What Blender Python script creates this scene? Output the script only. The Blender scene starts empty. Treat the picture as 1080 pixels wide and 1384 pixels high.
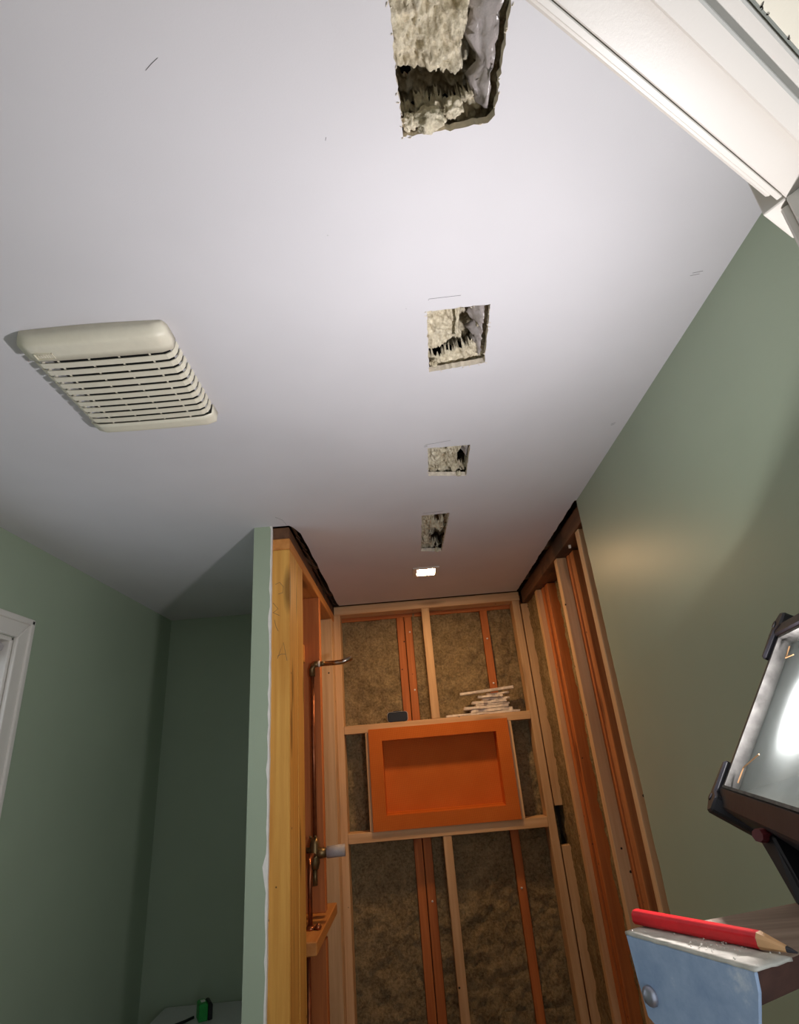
import bpy, bmesh, math, random
from mathutils import Vector, Matrix, noise
from mathutils.geometry import delaunay_2d_cdt
random.seed(7)
S = bpy.context.scene
COL = S.collection

# ------------------------------------------------------------------ camera
cam_d = bpy.data.cameras.new('camera')
cam = bpy.data.objects.new('camera', cam_d); COL.objects.link(cam)
# camera axes in the room's frame (x right, y towards the shower, z up)
cr = Vector((0.99654, 0.02316, -0.07982)); cd = Vector((-0.08244, 0.39734, -0.91396)); cf = Vector((0.01055, 0.91738, 0.39787))
m = Matrix((cr, -cd, -cf)).transposed().to_4x4(); m.translation = (0, 0, 1.60)
cam.matrix_world = m
cam_d.sensor_fit = 'VERTICAL'; cam_d.sensor_height = 36.0
cam_d.lens = 752.68 / 1384 * 36.0
cam_d.clip_start = 0.01
S.camera = cam

# ------------------------------------------------------------------ world, exposure
w = bpy.data.worlds.new('daylight'); S.world = w; w.use_nodes = True
bg = w.node_tree.nodes['Background']; bg.inputs[0].default_value = (0.80, 0.90, 1.0, 1); bg.inputs[1].default_value = 1.3
S.view_settings.view_transform = 'Standard'; S.view_settings.look = 'None'
S.view_settings.gamma = 1; S.view_settings.use_curve_mapping = False
S.view_settings.exposure = 0.0
WORK_LAMP = 1800.0      # emission of the work light's lamp
SHOWER_LAMP = 255.0     # emission of the recessed light's lens

# ------------------------------------------------------------------ materials
def lin(r, g, b):
    f = lambda c: (c/255/12.92) if c/255 <= .04045 else ((c/255+.055)/1.055)**2.4
    return (f(r), f(g), f(b), 1)
class NT:
    def __init__(s, name):
        s.m = bpy.data.materials.new(name); s.m.use_nodes = True
        s.t = s.m.node_tree; s.b = s.t.nodes['Principled BSDF']; s.o = s.t.nodes['Material Output']
    def n(s, typ, **k):
        x = s.t.nodes.new(typ)
        for a, v in k.items(): setattr(x, a, v)
        return x
    def l(s, a, b): s.t.links.new(a, b)
    def ramp(s, fac, stops):
        r = s.n('ShaderNodeValToRGB'); e = r.color_ramp.elements
        while len(e) < len(stops): e.new(0.5)
        for q, (p, c) in zip(e, stops): q.position = p; q.color = c
        s.l(fac, r.inputs[0]); return r.outputs[0]
    def coord(s, scale=(1,1,1), rnd=True):
        tc = s.n('ShaderNodeTexCoord'); mp = s.n('ShaderNodeMapping'); mp.inputs['Scale'].default_value = scale
        s.l(tc.outputs['Object'], mp.inputs[0])
        if rnd:
            oi = s.n('ShaderNodeObjectInfo'); mu = s.n('ShaderNodeMath', operation='MULTIPLY'); mu.inputs[1].default_value = 37.0
            s.l(oi.outputs['Random'], mu.inputs[0]); s.l(mu.outputs[0], mp.inputs['Location'])
        return mp.outputs[0]
    def noise(s, co, scale, detail=3, rough=.55):
        x = s.n('ShaderNodeTexNoise'); x.inputs['Scale'].default_value = scale; x.inputs['Detail'].default_value = detail
        x.inputs['Roughness'].default_value = rough
        if co is not None: s.l(co, x.inputs['Vector'])
        return x.outputs['Fac']
    def bump(s, h, strength=.3, dist=.002):
        b = s.n('ShaderNodeBump'); b.inputs['Strength'].default_value = strength; b.inputs['Distance'].default_value = dist
        s.l(h, b.inputs['Height']); s.l(b.outputs[0], s.b.inputs['Normal'])
    def mix(s, fac, a, b, mode='MIX'):
        x = s.n('ShaderNodeMix', data_type='RGBA', blend_type=mode)
        for sock, v in ((x.inputs[0], fac), (x.inputs[6], a), (x.inputs[7], b)):
            if isinstance(v, (int, float)): sock.default_value = v
            elif isinstance(v, tuple): sock.default_value = v
            else: s.l(v, sock)
        return x.outputs[2]

def plain(name, col, rough=.6, metal=0.0, var=.10, scale=60, bump=.15, spec=.5):
    t = NT(name); co = t.coord()
    f = t.noise(co, scale, 4)
    d = tuple(c*(1-var) for c in col[:3])+(1,); u = tuple(min(1, c*(1+var)) for c in col[:3])+(1,)
    t.l(t.ramp(f, [(.3, d), (.7, u)]), t.b.inputs['Base Color'])
    t.b.inputs['Roughness'].default_value = rough; t.b.inputs['Metallic'].default_value = metal
    t.b.inputs['Specular IOR Level'].default_value = spec
    if bump: t.bump(f, bump, .001)
    return t.m

def paint(name, col, rough=.55, peel=.12, spec=.4):
    t = NT(name); co = t.coord(rnd=False)
    big = t.noise(co, 2.2, 3); fine = t.noise(co, 420, 2)
    d = tuple(c*.95 for c in col[:3])+(1,); u = tuple(min(1, c*1.04) for c in col[:3])+(1,)
    t.l(t.ramp(big, [(.3, d), (.7, u)]), t.b.inputs['Base Color'])
    t.b.inputs['Roughness'].default_value = rough; t.b.inputs['Specular IOR Level'].default_value = spec
    t.bump(fine, peel, .0006)
    return t.m

def wood(name, dark, light, axis='z', knot=.5, rough=.62, stain=None):
    t = NT(name)
    sc = {'x': (1.2, 28, 28), 'y': (28, 1.2, 28), 'z': (28, 28, 1.2)}[axis]
    co = t.coord(sc); g = t.noise(co, 1.6, 5, .6)
    ks = {'x': (4.5, 22, 22), 'y': (22, 4.5, 22), 'z': (22, 22, 4.5)}[axis]
    kc = t.coord(ks)
    vo = t.n('ShaderNodeTexVoronoi'); vo.inputs['Scale'].default_value = .55; t.l(kc, vo.inputs['Vector'])
    kn = t.ramp(vo.outputs['Distance'], [(.12, (1,1,1,1)), (.24, (0,0,0,1))])
    ho = t.n('ShaderNodeTexVoronoi'); ho.inputs['Scale'].default_value = 13
    t.l(t.coord((1,1,1)), ho.inputs['Vector'])
    hn = t.ramp(ho.outputs['Distance'], [(.048, (1,1,1,1)), (.062, (0,0,0,1))])
    oi = t.n('ShaderNodeObjectInfo')
    c = t.ramp(g, [(.25, dark), (.5, tuple((a+b)/2 for a, b in zip(dark, light))), (.75, light)])
    hv = t.n('ShaderNodeHueSaturation'); mr = t.n('ShaderNodeMapRange'); mr.inputs[3].default_value = .88; mr.inputs[4].default_value = 1.1
    t.l(oi.outputs['Random'], mr.inputs[0]); t.l(mr.outputs[0], hv.inputs['Value']); t.l(c, hv.inputs['Color'])
    kd = tuple(v*.30 for v in dark[:3])+(1,)
    km = t.n('ShaderNodeMath', operation='MULTIPLY'); km.inputs[1].default_value = knot; t.l(kn, km.inputs[0])
    c2 = t.mix(km.outputs[0], hv.outputs[0], kd)
    c3 = t.mix(hn, c2, (.02, .012, .008, 1))
    if stain:
        st = t.noise(t.coord((6,6,6)), 1.0, 4); c3 = t.mix(t.ramp(st, [(.5,(0,0,0,1)),(.62,(.8,.8,.8,1))]), c3, stain)
    t.l(c3, t.b.inputs['Base Color']); t.b.inputs['Roughness'].default_value = rough
    t.b.inputs['Specular IOR Level'].default_value = .3
    t.bump(g, .25, .001)
    return t.m

M = {}
M['ceil'] = paint('ceiling_paint', lin(212, 210, 213), .75, .10, .2)
M['green'] = paint('sage_green_paint', lin(160, 173, 150), .42, .12, .45)
M['gyp'] = plain('gypsum_core', lin(226, 215, 198), .95, var=.18, scale=90, bump=.5, spec=.1)
M['white'] = paint('white_gloss_paint', lin(219, 214, 206), .35, .08)
M['doorwhite'] = paint('dulled_white_door_paint', lin(200, 195, 186), .4, .10)  # duller copy of the white, holding down the work lamp's brightness by colour
M['cream'] = paint('cream_paint', lin(214, 208, 190), .6, .1)
M['paper'] = plain('torn_white_paper', lin(228, 224, 216), .9, var=.06, bump=.4, spec=.1)
for a in 'xyz':
    M['pine_'+a] = wood('new_pine_'+a, lin(196, 150, 105), lin(228, 190, 145), a)
    M['old_'+a] = wood('old_orange_pine_'+a, lin(158, 86, 42), lin(206, 124, 66), a, knot=.7)
M['amber'] = wood('amber_varnished_pine', lin(196, 132, 56), lin(232, 178, 92), 'z', knot=.75, rough=.42)
M['amber_y'] = wood('amber_pine_along', lin(186, 118, 56), lin(214, 150, 84), 'y', knot=.6)
M['brown_y'] = wood('dark_brown_plate', lin(84, 58, 40), lin(120, 84, 58), 'y', knot=.4, stain=(.03,.02,.015,1))
M['rough'] = wood('rough_sawn_orange', lin(150, 88, 48), lin(208, 138, 84), 'z', knot=.9, rough=.85)
M['greywood'] = wood('weathered_grey_wood', lin(92, 74, 62), lin(170, 152, 134), 'x', knot=.6, rough=.9)
M['darkwood'] = wood('dark_stained_wood', lin(52, 36, 32), lin(92, 62, 52), 'x', knot=.5, rough=.8)
def wool(name, a, b, c):
    t = NT(name); co = t.coord((1,1,1))
    f1 = t.noise(co, 14, 5, .65); f2 = t.noise(co, 90, 6, .7)
    base = t.ramp(f1, [(.28, a), (.5, b), (.72, c)])
    col = t.mix(.55, base, t.ramp(f2, [(.3, tuple(v*.45 for v in a[:3])+(1,)), (.65, c)]))
    t.l(col, t.b.inputs['Base Color']); t.b.inputs['Roughness'].default_value = 1; t.b.inputs['Specular IOR Level'].default_value = 0
    t.bump(f2, .9, .006); return t.m
M['wool'] = wool('brown_mineral_wool', lin(84, 70, 48), lin(142, 122, 90), lin(180, 158, 120))
M['foam'] = wool('cream_ceiling_wool', lin(168, 148, 112), lin(226, 214, 184), lin(242, 234, 212))
M['dark'] = plain('cavity_shade_black', lin(30, 26, 22), .95, bump=0, spec=.05)  # near-black colour standing in for the shade of unlit gaps and cavities
M['sheath'] = wood('board_sheathing', lin(88, 66, 46), lin(120, 92, 66), 'x', knot=.3)
M['floor'] = plain('plywood_subfloor', lin(160, 128, 92), .8, var=.2, scale=12)
t = NT('crumpled_grey_plastic'); t.b.inputs['Base Color'].default_value = lin(176, 168, 164); t.b.inputs['Roughness'].default_value = .28
f = t.noise(t.coord(), 70, 3); t.bump(f, .6, .004); t.b.inputs['Transmission Weight'].default_value = .15; M['plastic'] = t.m
# orange niche board: fine woven grid
t = NT('orange_fleece_board'); co = t.coord((1,1,1), rnd=False)
sx = t.n('ShaderNodeSeparateXYZ'); t.l(co, sx.inputs[0])
def gridline(sock):
    a = t.n('ShaderNodeMath', operation='MULTIPLY'); a.inputs[1].default_value = 190; t.l(sock, a.inputs[0])
    b = t.n('ShaderNodeMath', operation='FRACT'); t.l(a.outputs[0], b.inputs[0])
    c = t.n('ShaderNodeMath', operation='LESS_THAN'); c.inputs[1].default_value = .22; t.l(b.outputs[0], c.inputs[0]); return c.outputs[0]
mx = t.n('ShaderNodeMath', operation='MAXIMUM'); t.l(gridline(sx.outputs[0]), mx.inputs[0]); t.l(gridline(sx.outputs[2]), mx.inputs[1])
nz = t.noise(co, 8, 3)
base = t.ramp(nz, [(.3, lin(206, 108, 36)), (.7, lin(218, 120, 46))])
t.l(t.mix(mx.outputs[0], base, lin(188, 92, 28)), t.b.inputs['Base Color']); t.b.inputs['Roughness'].default_value = .7; t.b.inputs['Specular IOR Level'].default_value = .2
M['orange'] = t.m
M['ivory'] = plain('ivory_plastic', lin(222, 216, 196), .45, var=.03, bump=0)
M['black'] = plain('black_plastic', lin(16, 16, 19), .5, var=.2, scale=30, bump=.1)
M['dusty'] = plain('dusty_black_casting', lin(34, 33, 38), .5, var=.35, scale=45, bump=.3)
M['dust'] = plain('pale_sawdust', lin(196, 190, 178), .95, var=.2, scale=80, bump=.6, spec=.1)
M['gasket'] = plain('dusty_grey_rubber', lin(104, 102, 98), .9, var=.35, scale=70, bump=.5, spec=.1)
M['red'] = plain('red_lacquer', lin(206, 24, 34), .35, var=.15, scale=90, bump=.2)
M['redknob'] = plain('dark_red_plastic', lin(84, 22, 26), .5)
M['cutwood'] = plain('sharpened_cedar', lin(206, 158, 110), .7, var=.1)
M['lead'] = plain('graphite', lin(48, 46, 52), .4)
t = NT('scuffed_blue_grey_steel'); co = t.coord()
f = t.noise(co, 22, 6, .7); g = t.noise(co, 120, 3)
c = t.ramp(f, [(.30, lin(130, 152, 184)), (.55, lin(160, 178, 204)), (.70, lin(222, 224, 226))])
t.l(c, t.b.inputs['Base Color']); t.b.inputs['Roughness'].default_value = .55; t.b.inputs['Metallic'].default_value = .15; t.bump(g, .2, .001); M['steel'] = t.m
M['rivet'] = plain('steel_rivet', lin(150, 150, 160), .35, metal=.7)
M['copper'] = plain('old_copper', lin(150, 92, 62), .35, metal=.8, var=.3, scale=40)
M['brass'] = plain('tarnished_brass', lin(120, 100, 66), .4, metal=.7, var=.35, scale=40)
M['chrome'] = plain('worn_chrome', lin(190, 176, 164), .18, metal=1.0, var=.1, bump=0)
M['greyplastic'] = plain('grey_pipe_plastic', lin(178, 172, 172), .5)
M['porcelain'] = plain('white_porcelain', lin(206, 206, 204), .22, var=.02, bump=0)
M['tapegreen'] = plain('green_plastic', lin(30, 150, 62), .4)
M['pencil'] = plain('graphite_line', lin(70, 68, 72), .8, bump=0)
M['scrap'] = plain('broken_gypsum', lin(226, 214, 202), .95, var=.15, scale=60, bump=.6, spec=.1)
M['glasspane'] = None
t = NT('window_glass'); t.b.inputs['Transmission Weight'].default_value = 1; t.b.inputs['Roughness'].default_value = .05; t.b.inputs['IOR'].default_value = 1.1
tr = t.n('ShaderNodeBsdfTransparent'); mxs = t.n('ShaderNodeMixShader'); mxs.inputs[0].default_value = .15
t.l(tr.outputs[0], mxs.inputs[1]); t.l(t.b.outputs[0], mxs.inputs[2]); t.l(mxs.outputs[0], t.o.inputs[0]); M['glasspane'] = t.m
# dusty lamp glass: partly clear, partly a film of pale dust
t = NT('dusty_lamp_glass'); t.b.inputs['Base Color'].default_value = lin(206, 214, 208); t.b.inputs['Roughness'].default_value = .9
tl = t.n('ShaderNodeBsdfTranslucent'); tl.inputs[0].default_value = lin(225, 232, 226)
tr = t.n('ShaderNodeBsdfTransparent'); f = t.noise(t.coord((1,1,1)), 24, 5)
a1 = t.n('ShaderNodeMixShader'); a1.inputs[0].default_value = .5; t.l(t.b.outputs[0], a1.inputs[1]); t.l(tl.outputs[0], a1.inputs[2])
a2 = t.n('ShaderNodeMixShader'); mr = t.n('ShaderNodeMapRange'); mr.inputs[3].default_value = .14; mr.inputs[4].default_value = .30
t.l(f, mr.inputs[0]); t.l(mr.outputs[0], a2.inputs[0]); t.l(tr.outputs[0], a2.inputs[1]); t.l(a1.outputs[0], a2.inputs[2]); t.l(a2.outputs[0], t.o.inputs[0])
M['lampglass'] = t.m
M['reflector'] = plain('aluminium_reflector', lin(150, 156, 156), .35, metal=.6, var=.08, bump=.1)
def emit(name, col, s):
    t = NT(name); e = t.n('ShaderNodeEmission'); e.inputs[0].default_value = col; e.inputs[1].default_value = s
    t.l(e.outputs[0], t.o.inputs[0]); return t.m
M['lamp'] = emit('work_lamp_glow', (1.0, .965, 1.0, 1), WORK_LAMP)
M['warmlens'] = emit('warm_lens_glow', (1.0, .62, .30, 1), SHOWER_LAMP)

# ------------------------------------------------------------------ mesh helpers
class MB:
    def __init__(s, mat=None): s.v = []; s.f = []; s.mi = []; s.T = mat
    def add(s, vs, fs, mi=0):
        o = len(s.v)
        s.v += [tuple((s.T @ Vector(v)) if s.T else v) for v in vs]
        s.f += [tuple(i+o for i in f) for f in fs]; s.mi += [mi]*len(fs); return s
    def box(s, a, b, mi=0):
        (x0,y0,z0),(x1,y1,z1) = a, b
        return s.add([(x0,y0,z0),(x1,y0,z0),(x1,y1,z0),(x0,y1,z0),(x0,y0,z1),(x1,y0,z1),(x1,y1,z1),(x0,y1,z1)],
            [(3,2,1,0),(4,5,6,7),(0,1,5,4),(1,2,6,5),(2,3,7,6),(3,0,4,7)], mi)
    def hexa(s, bot, top, mi=0):
        n = len(bot)
        return s.add(list(bot)+list(top), [tuple(range(n))[::-1], tuple(range(n, 2*n))]+[(i, (i+1)%n, n+(i+1)%n, n+i) for i in range(n)], mi)
    def prism(s, pts, fn, d0, d1, mi=0):      # pts 2d outline, fn(u,v,d) -> xyz
        return s.hexa([fn(u, v, d0) for u, v in pts], [fn(u, v, d1) for u, v in pts], mi)
    def tube(s, path, r, n=10, caps=True, mi=0):
        path = [Vector(p) for p in path]; rs = r if isinstance(r, (list, tuple)) else [r]*len(path)
        vs = []; fs = []; up = Vector((0.13, .31, .94)).normalized()
        for i, p in enumerate(path):
            d = (path[min(i+1, len(path)-1)]-path[max(i-1, 0)]).normalized()
            if abs(d.dot(up)) > .95: up = Vector((.9, .4, .1)).normalized()
            a = d.cross(up).normalized(); b = d.cross(a).normalized()
            vs += [tuple(p+rs[i]*(math.cos(2*math.pi*k/n)*a+math.sin(2*math.pi*k/n)*b)) for k in range(n)]
        for i in range(len(path)-1):
            fs += [(i*n+k, i*n+(k+1)%n, (i+1)*n+(k+1)%n, (i+1)*n+k) for k in range(n)]
        if caps: fs += [tuple(range(n))[::-1], tuple(range((len(path)-1)*n, len(path)*n))]
        return s.add(vs, fs, mi)
    def lathe(s, prof, n=20, c=(0,0,0), ax=(1,1), mi=0):
        vs = []; fs = []
        for r, z in prof: vs += [(c[0]+ax[0]*r*math.cos(2*math.pi*k/n), c[1]+ax[1]*r*math.sin(2*math.pi*k/n), c[2]+z) for k in range(n)]
        for i in range(len(prof)-1): fs += [(i*n+k, i*n+(k+1)%n, (i+1)*n+(k+1)%n, (i+1)*n+k) for k in range(n)]
        fs += [tuple(range(n))[::-1], tuple(range((len(prof)-1)*n, len(prof)*n))]
        return s.add(vs, fs, mi)
    def build(s, name, mats, parent=None, bevel=0, smooth=False, seg=1, base=False):
        off = Vector((0, 0, 0))
        if parent is not None: off = parent.matrix_basis.translation if parent.parent is None else parent.matrix_basis.translation+parent.parent.matrix_basis.translation
        elif base:
            xs = [v[0] for v in s.v]; ys = [v[1] for v in s.v]; zs = [v[2] for v in s.v]
            off = Vector(((min(xs)+max(xs))/2, (min(ys)+max(ys))/2, min(zs)))
        me = bpy.data.meshes.new(name); me.from_pydata([tuple(Vector(v)-off) for v in s.v], [], s.f)
        mats = mats if isinstance(mats, (list, tuple)) else [mats]
        for q in mats: me.materials.append(q)
        me.polygons.foreach_set('material_index', s.mi)
        bm = bmesh.new(); bm.from_mesh(me); bmesh.ops.recalc_face_normals(bm, faces=bm.faces); bm.to_mesh(me); bm.free()
        if smooth: me.polygons.foreach_set('use_smooth', [True]*len(me.polygons))
        o = bpy.data.objects.new(name, me); COL.objects.link(o)
        if parent is not None: o.parent = parent
        elif base: o.location = off
        if bevel:
            b = o.modifiers.new('bevel', 'BEVEL'); b.width = bevel; b.segments = seg; b.limit_method = 'ANGLE'; b.angle_limit = .6
        return o
def tag(o, label, cat, group=None, kind=None):
    o['label'] = label; o['category'] = cat
    if group: o['group'] = group
    if kind: o['kind'] = kind
    return o
def struct(o, label=None, cat=None):
    o['kind'] = 'structure'
    if label: o['label'] = label; o['category'] = cat
    return o
def empty(name, loc):
    o = bpy.data.objects.new(name, None); COL.objects.link(o); o.location = loc; o.empty_display_size = .05; return o
def board(name, a, b, mat, parent, bevel=.0018):
    return MB().box(a, b).build(name, mat, parent, bevel)
def inside(p, poly):
    r = False; n = len(poly)
    for i in range(n):
        a, b = poly[i], poly[(i+1)%n]
        if (a[1] > p[1]) != (b[1] > p[1]) and p[0] < (b[0]-a[0])*(p[1]-a[1])/(b[1]-a[1])+a[0]: r = not r
    return r
def ragged(poly, amp, step=.006, seed=0):
    rr = random.Random(seed); out = []
    for i in range(len(poly)):
        a = Vector(poly[i]); b = Vector(poly[(i+1)%len(poly)]); n = max(1, int((b-a).length/step))
        d = (b-a).normalized(); nn = Vector((-d.y, d.x))
        for k in range(n):
            j = rr.uniform(-amp, amp)*(0.4 if k == 0 else 1)*(2.2 if rr.random() < .06 else 1)
            out.append(tuple(a+(b-a)*k/n+nn*j))
    return out
def slab(outline, holes, fn, d0, d1, mi_face=0, mi_edge=1, mb=None):
    """a sheet with cut-outs: outline/holes in 2d, fn(u,v,d) -> xyz, d0 the shown face"""
    mb = mb or MB()
    vs = []; es = []
    for loop in [outline]+holes:
        o = len(vs); vs += [Vector(p) for p in loop]; es += [(o+i, o+(i+1)%len(loop)) for i in range(len(loop))]
    rv, re, rf, ov, oe, of = delaunay_2d_cdt(vs, es, [], 0, 1e-6)
    fs = []
    for f in rf:
        c = sum((rv[i] for i in f), Vector((0, 0)))/len(f)
        if inside(c, outline) and not any(inside(c, h) for h in holes): fs.append(tuple(f))
    n = len(rv)
    mb.add([fn(p.x, p.y, d0) for p in rv], fs, mi_face)
    mb.add([fn(p.x, p.y, d1) for p in rv], fs, mi_edge)
    for loop in [outline]+holes:
        k = len(loop)
        mb.add([fn(p[0], p[1], d0) for p in loop]+[fn(p[0], p[1], d1) for p in loop], [(i, (i+1)%k, k+(i+1)%k, k+i) for i in range(k)], mi_edge)
    return mb
def lumpy(u0, u1, v0, v1, fn, amp, freq, nu, nv, d0=0.0, seed=0, extra=None, fine=.35):
    """a sheet of wool: fn(u,v,d) -> xyz with noisy depth"""
    vs = []; fs = []
    for j in range(nv+1):
        for i in range(nu+1):
            u = u0+(u1-u0)*i/nu; v = v0+(v1-v0)*j/nv
            q = Vector((u*freq+seed*7.3, v*freq-seed*3.1, seed*1.7))
            d = d0+amp*(noise.noise(q)+fine*noise.noise(q*3.1)+fine*.55*noise.noise(q*7.7))
            if extra: d += extra(u, v)
            vs.append(fn(u, v, d))
    for j in range(nv):
        for i in range(nu):
            a = j*(nu+1)+i; fs.append((a, a+1, a+nu+2, a+nu+1))
    return MB().add(vs, fs)

# ------------------------------------------------------------------ room dimensions (metres)
CZ = 2.35                       # ceiling
XL, XR = -1.23, .63             # painted faces of the side walls
YB = 2.93                       # plane of the back wall / new studs
PX0, PX1, PY = -.481, -.3625, 1.775   # partition: alcove face, shower stud face, end
DD = Vector((.843, .537, 0)).normalized(); DN = Vector((.537, -.843, 0)).normalized()   # door wall: along, towards the hall
def dw(t, n, z): p = DD*t+DN*n; return (p.x, p.y, z)
def t_at_x(x, n): return (x-DN.x*n)/DD.x

# ------------------------------------------------------------------ floor, ceiling
yL = dw(t_at_x(XL, -.107), -.107, 0)[1]; yR = dw(t_at_x(XR, -.107), -.107, 0)[1]
struct(MB().box((-1.5, -1.6, -.05), (1.3, 3.3, 0)).build('floor', M['floor']), 'bare subfloor of the bathroom', 'floor')
holes = [
    ragged([(.038, .262), (.0402, .3337), (.0538, .4812), (.166, .4715), (.1738, .462), (.1765, .3417), (.178, .265)], .0014, seed=1),
    ragged([(.0925, .8044), (.2109, .7983), (.2198, .9679), (.1014, .9856)], .0010, seed=2),
    ragged([(.1058, 1.3143), (.2222, 1.3132), (.2262, 1.4977), (.1118, 1.4772)], .0012, seed=3),
    ragged([(.096, 1.7773), (.1935, 1.7718), (.1837, 2.169), (.0979, 2.1477)], .0015, seed=4)]
fan_hole = [(-.60, .84), (-.43, .84), (-.43, 1.02), (-.60, 1.02)]
can_hole = [(.083, 2.385), (.163, 2.385), (.163, 2.475), (.083, 2.475)]
outl = [(XL-.03, yL-.04), (XR+.012, yR-.0), (XR+.012, 1.752)]
outl += ragged([(.6235, 1.756), (.6215, 2.915)], .0015, .02, 5)[:58] + [(.6215, 2.916)]
outl += [(-.33, 2.916)] + [(-.334+random.uniform(-.004, .003), y) for y in (2.86, 2.75, 2.68, 2.6, 2.5, 2.42, 2.3, 2.2, 2.1, 2.0, 1.92, 1.85)] + [(-.352, 1.79), (-.3625, 1.768), (-.40, 1.768), (-.4815, 1.768), (-.4815, YB+.01), (XL-.03, YB+.01)]
ceil = slab(outl, holes+[fan_hole, can_hole], lambda u, v, d: (u, v, d), CZ, CZ+.0135).build('ceiling', [M['ceil'], M['gyp']])
struct(ceil, 'white painted drywall ceiling with a row of cut holes', 'ceiling')
light_lid = MB().box((-1.5, -.9, 2.62), (.9, 3.3, 2.66)).build('light_block_lid', M['dark'], ceil)  # slab added to stop light leaking in; near-black so voids read as unlit
# joists above the drywall
for y in (.16, .60, 1.11, 1.62, 2.27, 2.72):
    board('joist', (-1.2, y, CZ+.0137), (.72, y+.038, CZ+.15), M['sheath'], ceil)
# wool above each cut-out, with torn voids
def hole_wool(u0, u1, v0, v1, z, amp, freq, seed, extra=None, n=110):
    mb = lumpy(u0, u1, v0, v1, lambda u, v, d: (u, v, d), amp, freq, n, n, z, seed, extra, .6)
    ex = (lambda q: .9*abs(noise.noise(q*.62))-.35*abs(noise.noise(q*1.9))+.5*noise.noise(q*.3))
    mb.v = [(x, y, zz+amp*1.3*ex(Vector((x*freq*1.6, y*freq*1.1, seed)))) for x, y, zz in mb.v]
    def torn(f):
        c = sum((Vector(mb.v[i]) for i in f), Vector())/len(f)
        return extra is not None and extra(c.x, c.y) > .014
    mb.f = [f for f in mb.f if not torn(f)]; mb.mi = [0]*len(mb.f)      # torn right through
    return mb.build('ceiling_wool', M['foam'], ceil, smooth=True)
def void(cx, cy, rx, ry, h, rot=0):
    def f(u, v):
        a = (u-cx)*math.cos(rot)+(v-cy)*math.sin(rot); b = -(u-cx)*math.sin(rot)+(v-cy)*math.cos(rot)
        q = (a/rx)**2+(b/ry)**2+.9*noise.noise(Vector((u*55, v*55, 2)))+.35*noise.noise(Vector((u*170, v*170, 5)))
        return h*max(0, min(1, 1.6-q*1.2))
    return f
v1a, v1b = void(.090, .446, .066, .019, .075), void(.146, .395, .013, .04, .07)
hole_wool(.02, .20, .24, .50, CZ+.038, .018, 34, 1, lambda u, v: max(v1a(u, v), v1b(u, v)))
v1c = void(.085, .452, .045, .010, .06); v1d = void(.05, .40, .02, .02, .05)
hole_wool(.02, .20, .24, .50, CZ+.105, .02, 30, 6, lambda u, v: max(v1c(u, v), v1d(u, v)))
hole_wool(.07, .24, .78, 1.00, CZ+.085, .02, 30, 7, void(.15, .94, .03, .012, .05, -.35))
hole_wool(.075, .215, 1.75, 2.19, CZ+.085, .02, 26, 8)
v2a = void(.155, .938, .058, .016, .09, -.35); v2b = void(.180, .86, .018, .07, .06)
hole_wool(.07, .24, .78, 1.00, CZ+.027, .008, 30, 2, lambda u, v: max(v2a(u, v), v2b(u, v)))
v3a = void(.215, 1.42, .016, .05, .06)
hole_wool(.085, .245, 1.29, 1.52, CZ+.027, .015, 55, 3, v3a)
v4a = void(.165, 2.08, .03, .09, .10, -.1); v4b = void(.165, 1.85, .02, .06, .06)
hole_wool(.075, .215, 1.75, 2.19, CZ+.028, .015, 38, 4, lambda u, v: max(v4a(u, v), v4b(u, v)))
# crumpled vapour-barrier plastic hanging inside the cut-outs
def plastic_strip(pts, width, seed, drop=0):
    vs = []; fs = []; n = 26; mW = 7; rr = random.Random(seed)
    (x0, y0), (x1, y1) = pts
    for i in range(n+1):
        u = i/n; wv = width*(1.1-.55*u+.55*noise.noise(Vector((u*7, seed, 0))))
        for k in range(mW+1):
            q = k/mW
            vs.append((x0+(x1-x0)*u-wv*q+.005*noise.noise(Vector((u*14, q*3, seed))), y0+(y1-y0)*u,
                       CZ+.016+.034*q**1.4+.011*noise.noise(Vector((u*13, q*5, seed+3)))))
    for i in range(n):
        for k in range(mW):
            a = i*(mW+1)+k; fs.append((a, a+1, a+mW+2, a+mW+1))
    o = MB().add(vs, fs).build('plastic_sheet', M['plastic'], ceil, smooth=True)
    so = o.modifiers.new('solid', 'SOLIDIFY'); so.thickness = .0006
    return o
plastic_strip([(.172, .262), (.166, .462)], .038, 3)
plastic_strip([(.205, .805), (.211, .962)], .030, 8)
plastic_strip([(.219, 1.318), (.221, 1.40)], .026, 12)
# rough strips at the hole edges: torn paper fringe and a paper flange of the batt
def fringe(poly, n, seed, r=.0007, ln=.007):
    rr = random.Random(seed); mb = MB()
    for k in range(n):
        i = rr.randrange(len(poly)); p = poly[i]; a = rr.uniform(0, 6.28)
        q = (p[0]+ln*rr.uniform(.3, 1)*math.cos(a), p[1]+ln*rr.uniform(.3, 1)*math.sin(a))
        mb.tube([(p[0], p[1], CZ+.002), ((p[0]+q[0])/2, (p[1]+q[1])/2, CZ-.002), (q[0], q[1], CZ-.001)], [r, r, r*.3], 4)
    return mb.build('torn_paper_fringe', M['gyp'], ceil)
for i, h in enumerate(holes): fringe(h, (46, 26, 16, 8)[i], 20+i)
MB().add([(.075, .262, CZ+.012), (.084, .262, CZ+.020), (.066, .345, CZ+.020), (.060, .345, CZ+.012)], [(0, 1, 2, 3)]).build('paper_flange', M['foam'], ceil).modifiers.new('s', 'SOLIDIFY').thickness = .0008
MB().add([(.152, .80, CZ+.010), (.157, .80, CZ+.014), (.1565, .90, CZ+.016), (.153, .895, CZ+.010)], [(0, 1, 2, 3)]).build('paper_flange', M['foam'], ceil).modifiers.new('s', 'SOLIDIFY').thickness = .0008
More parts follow.
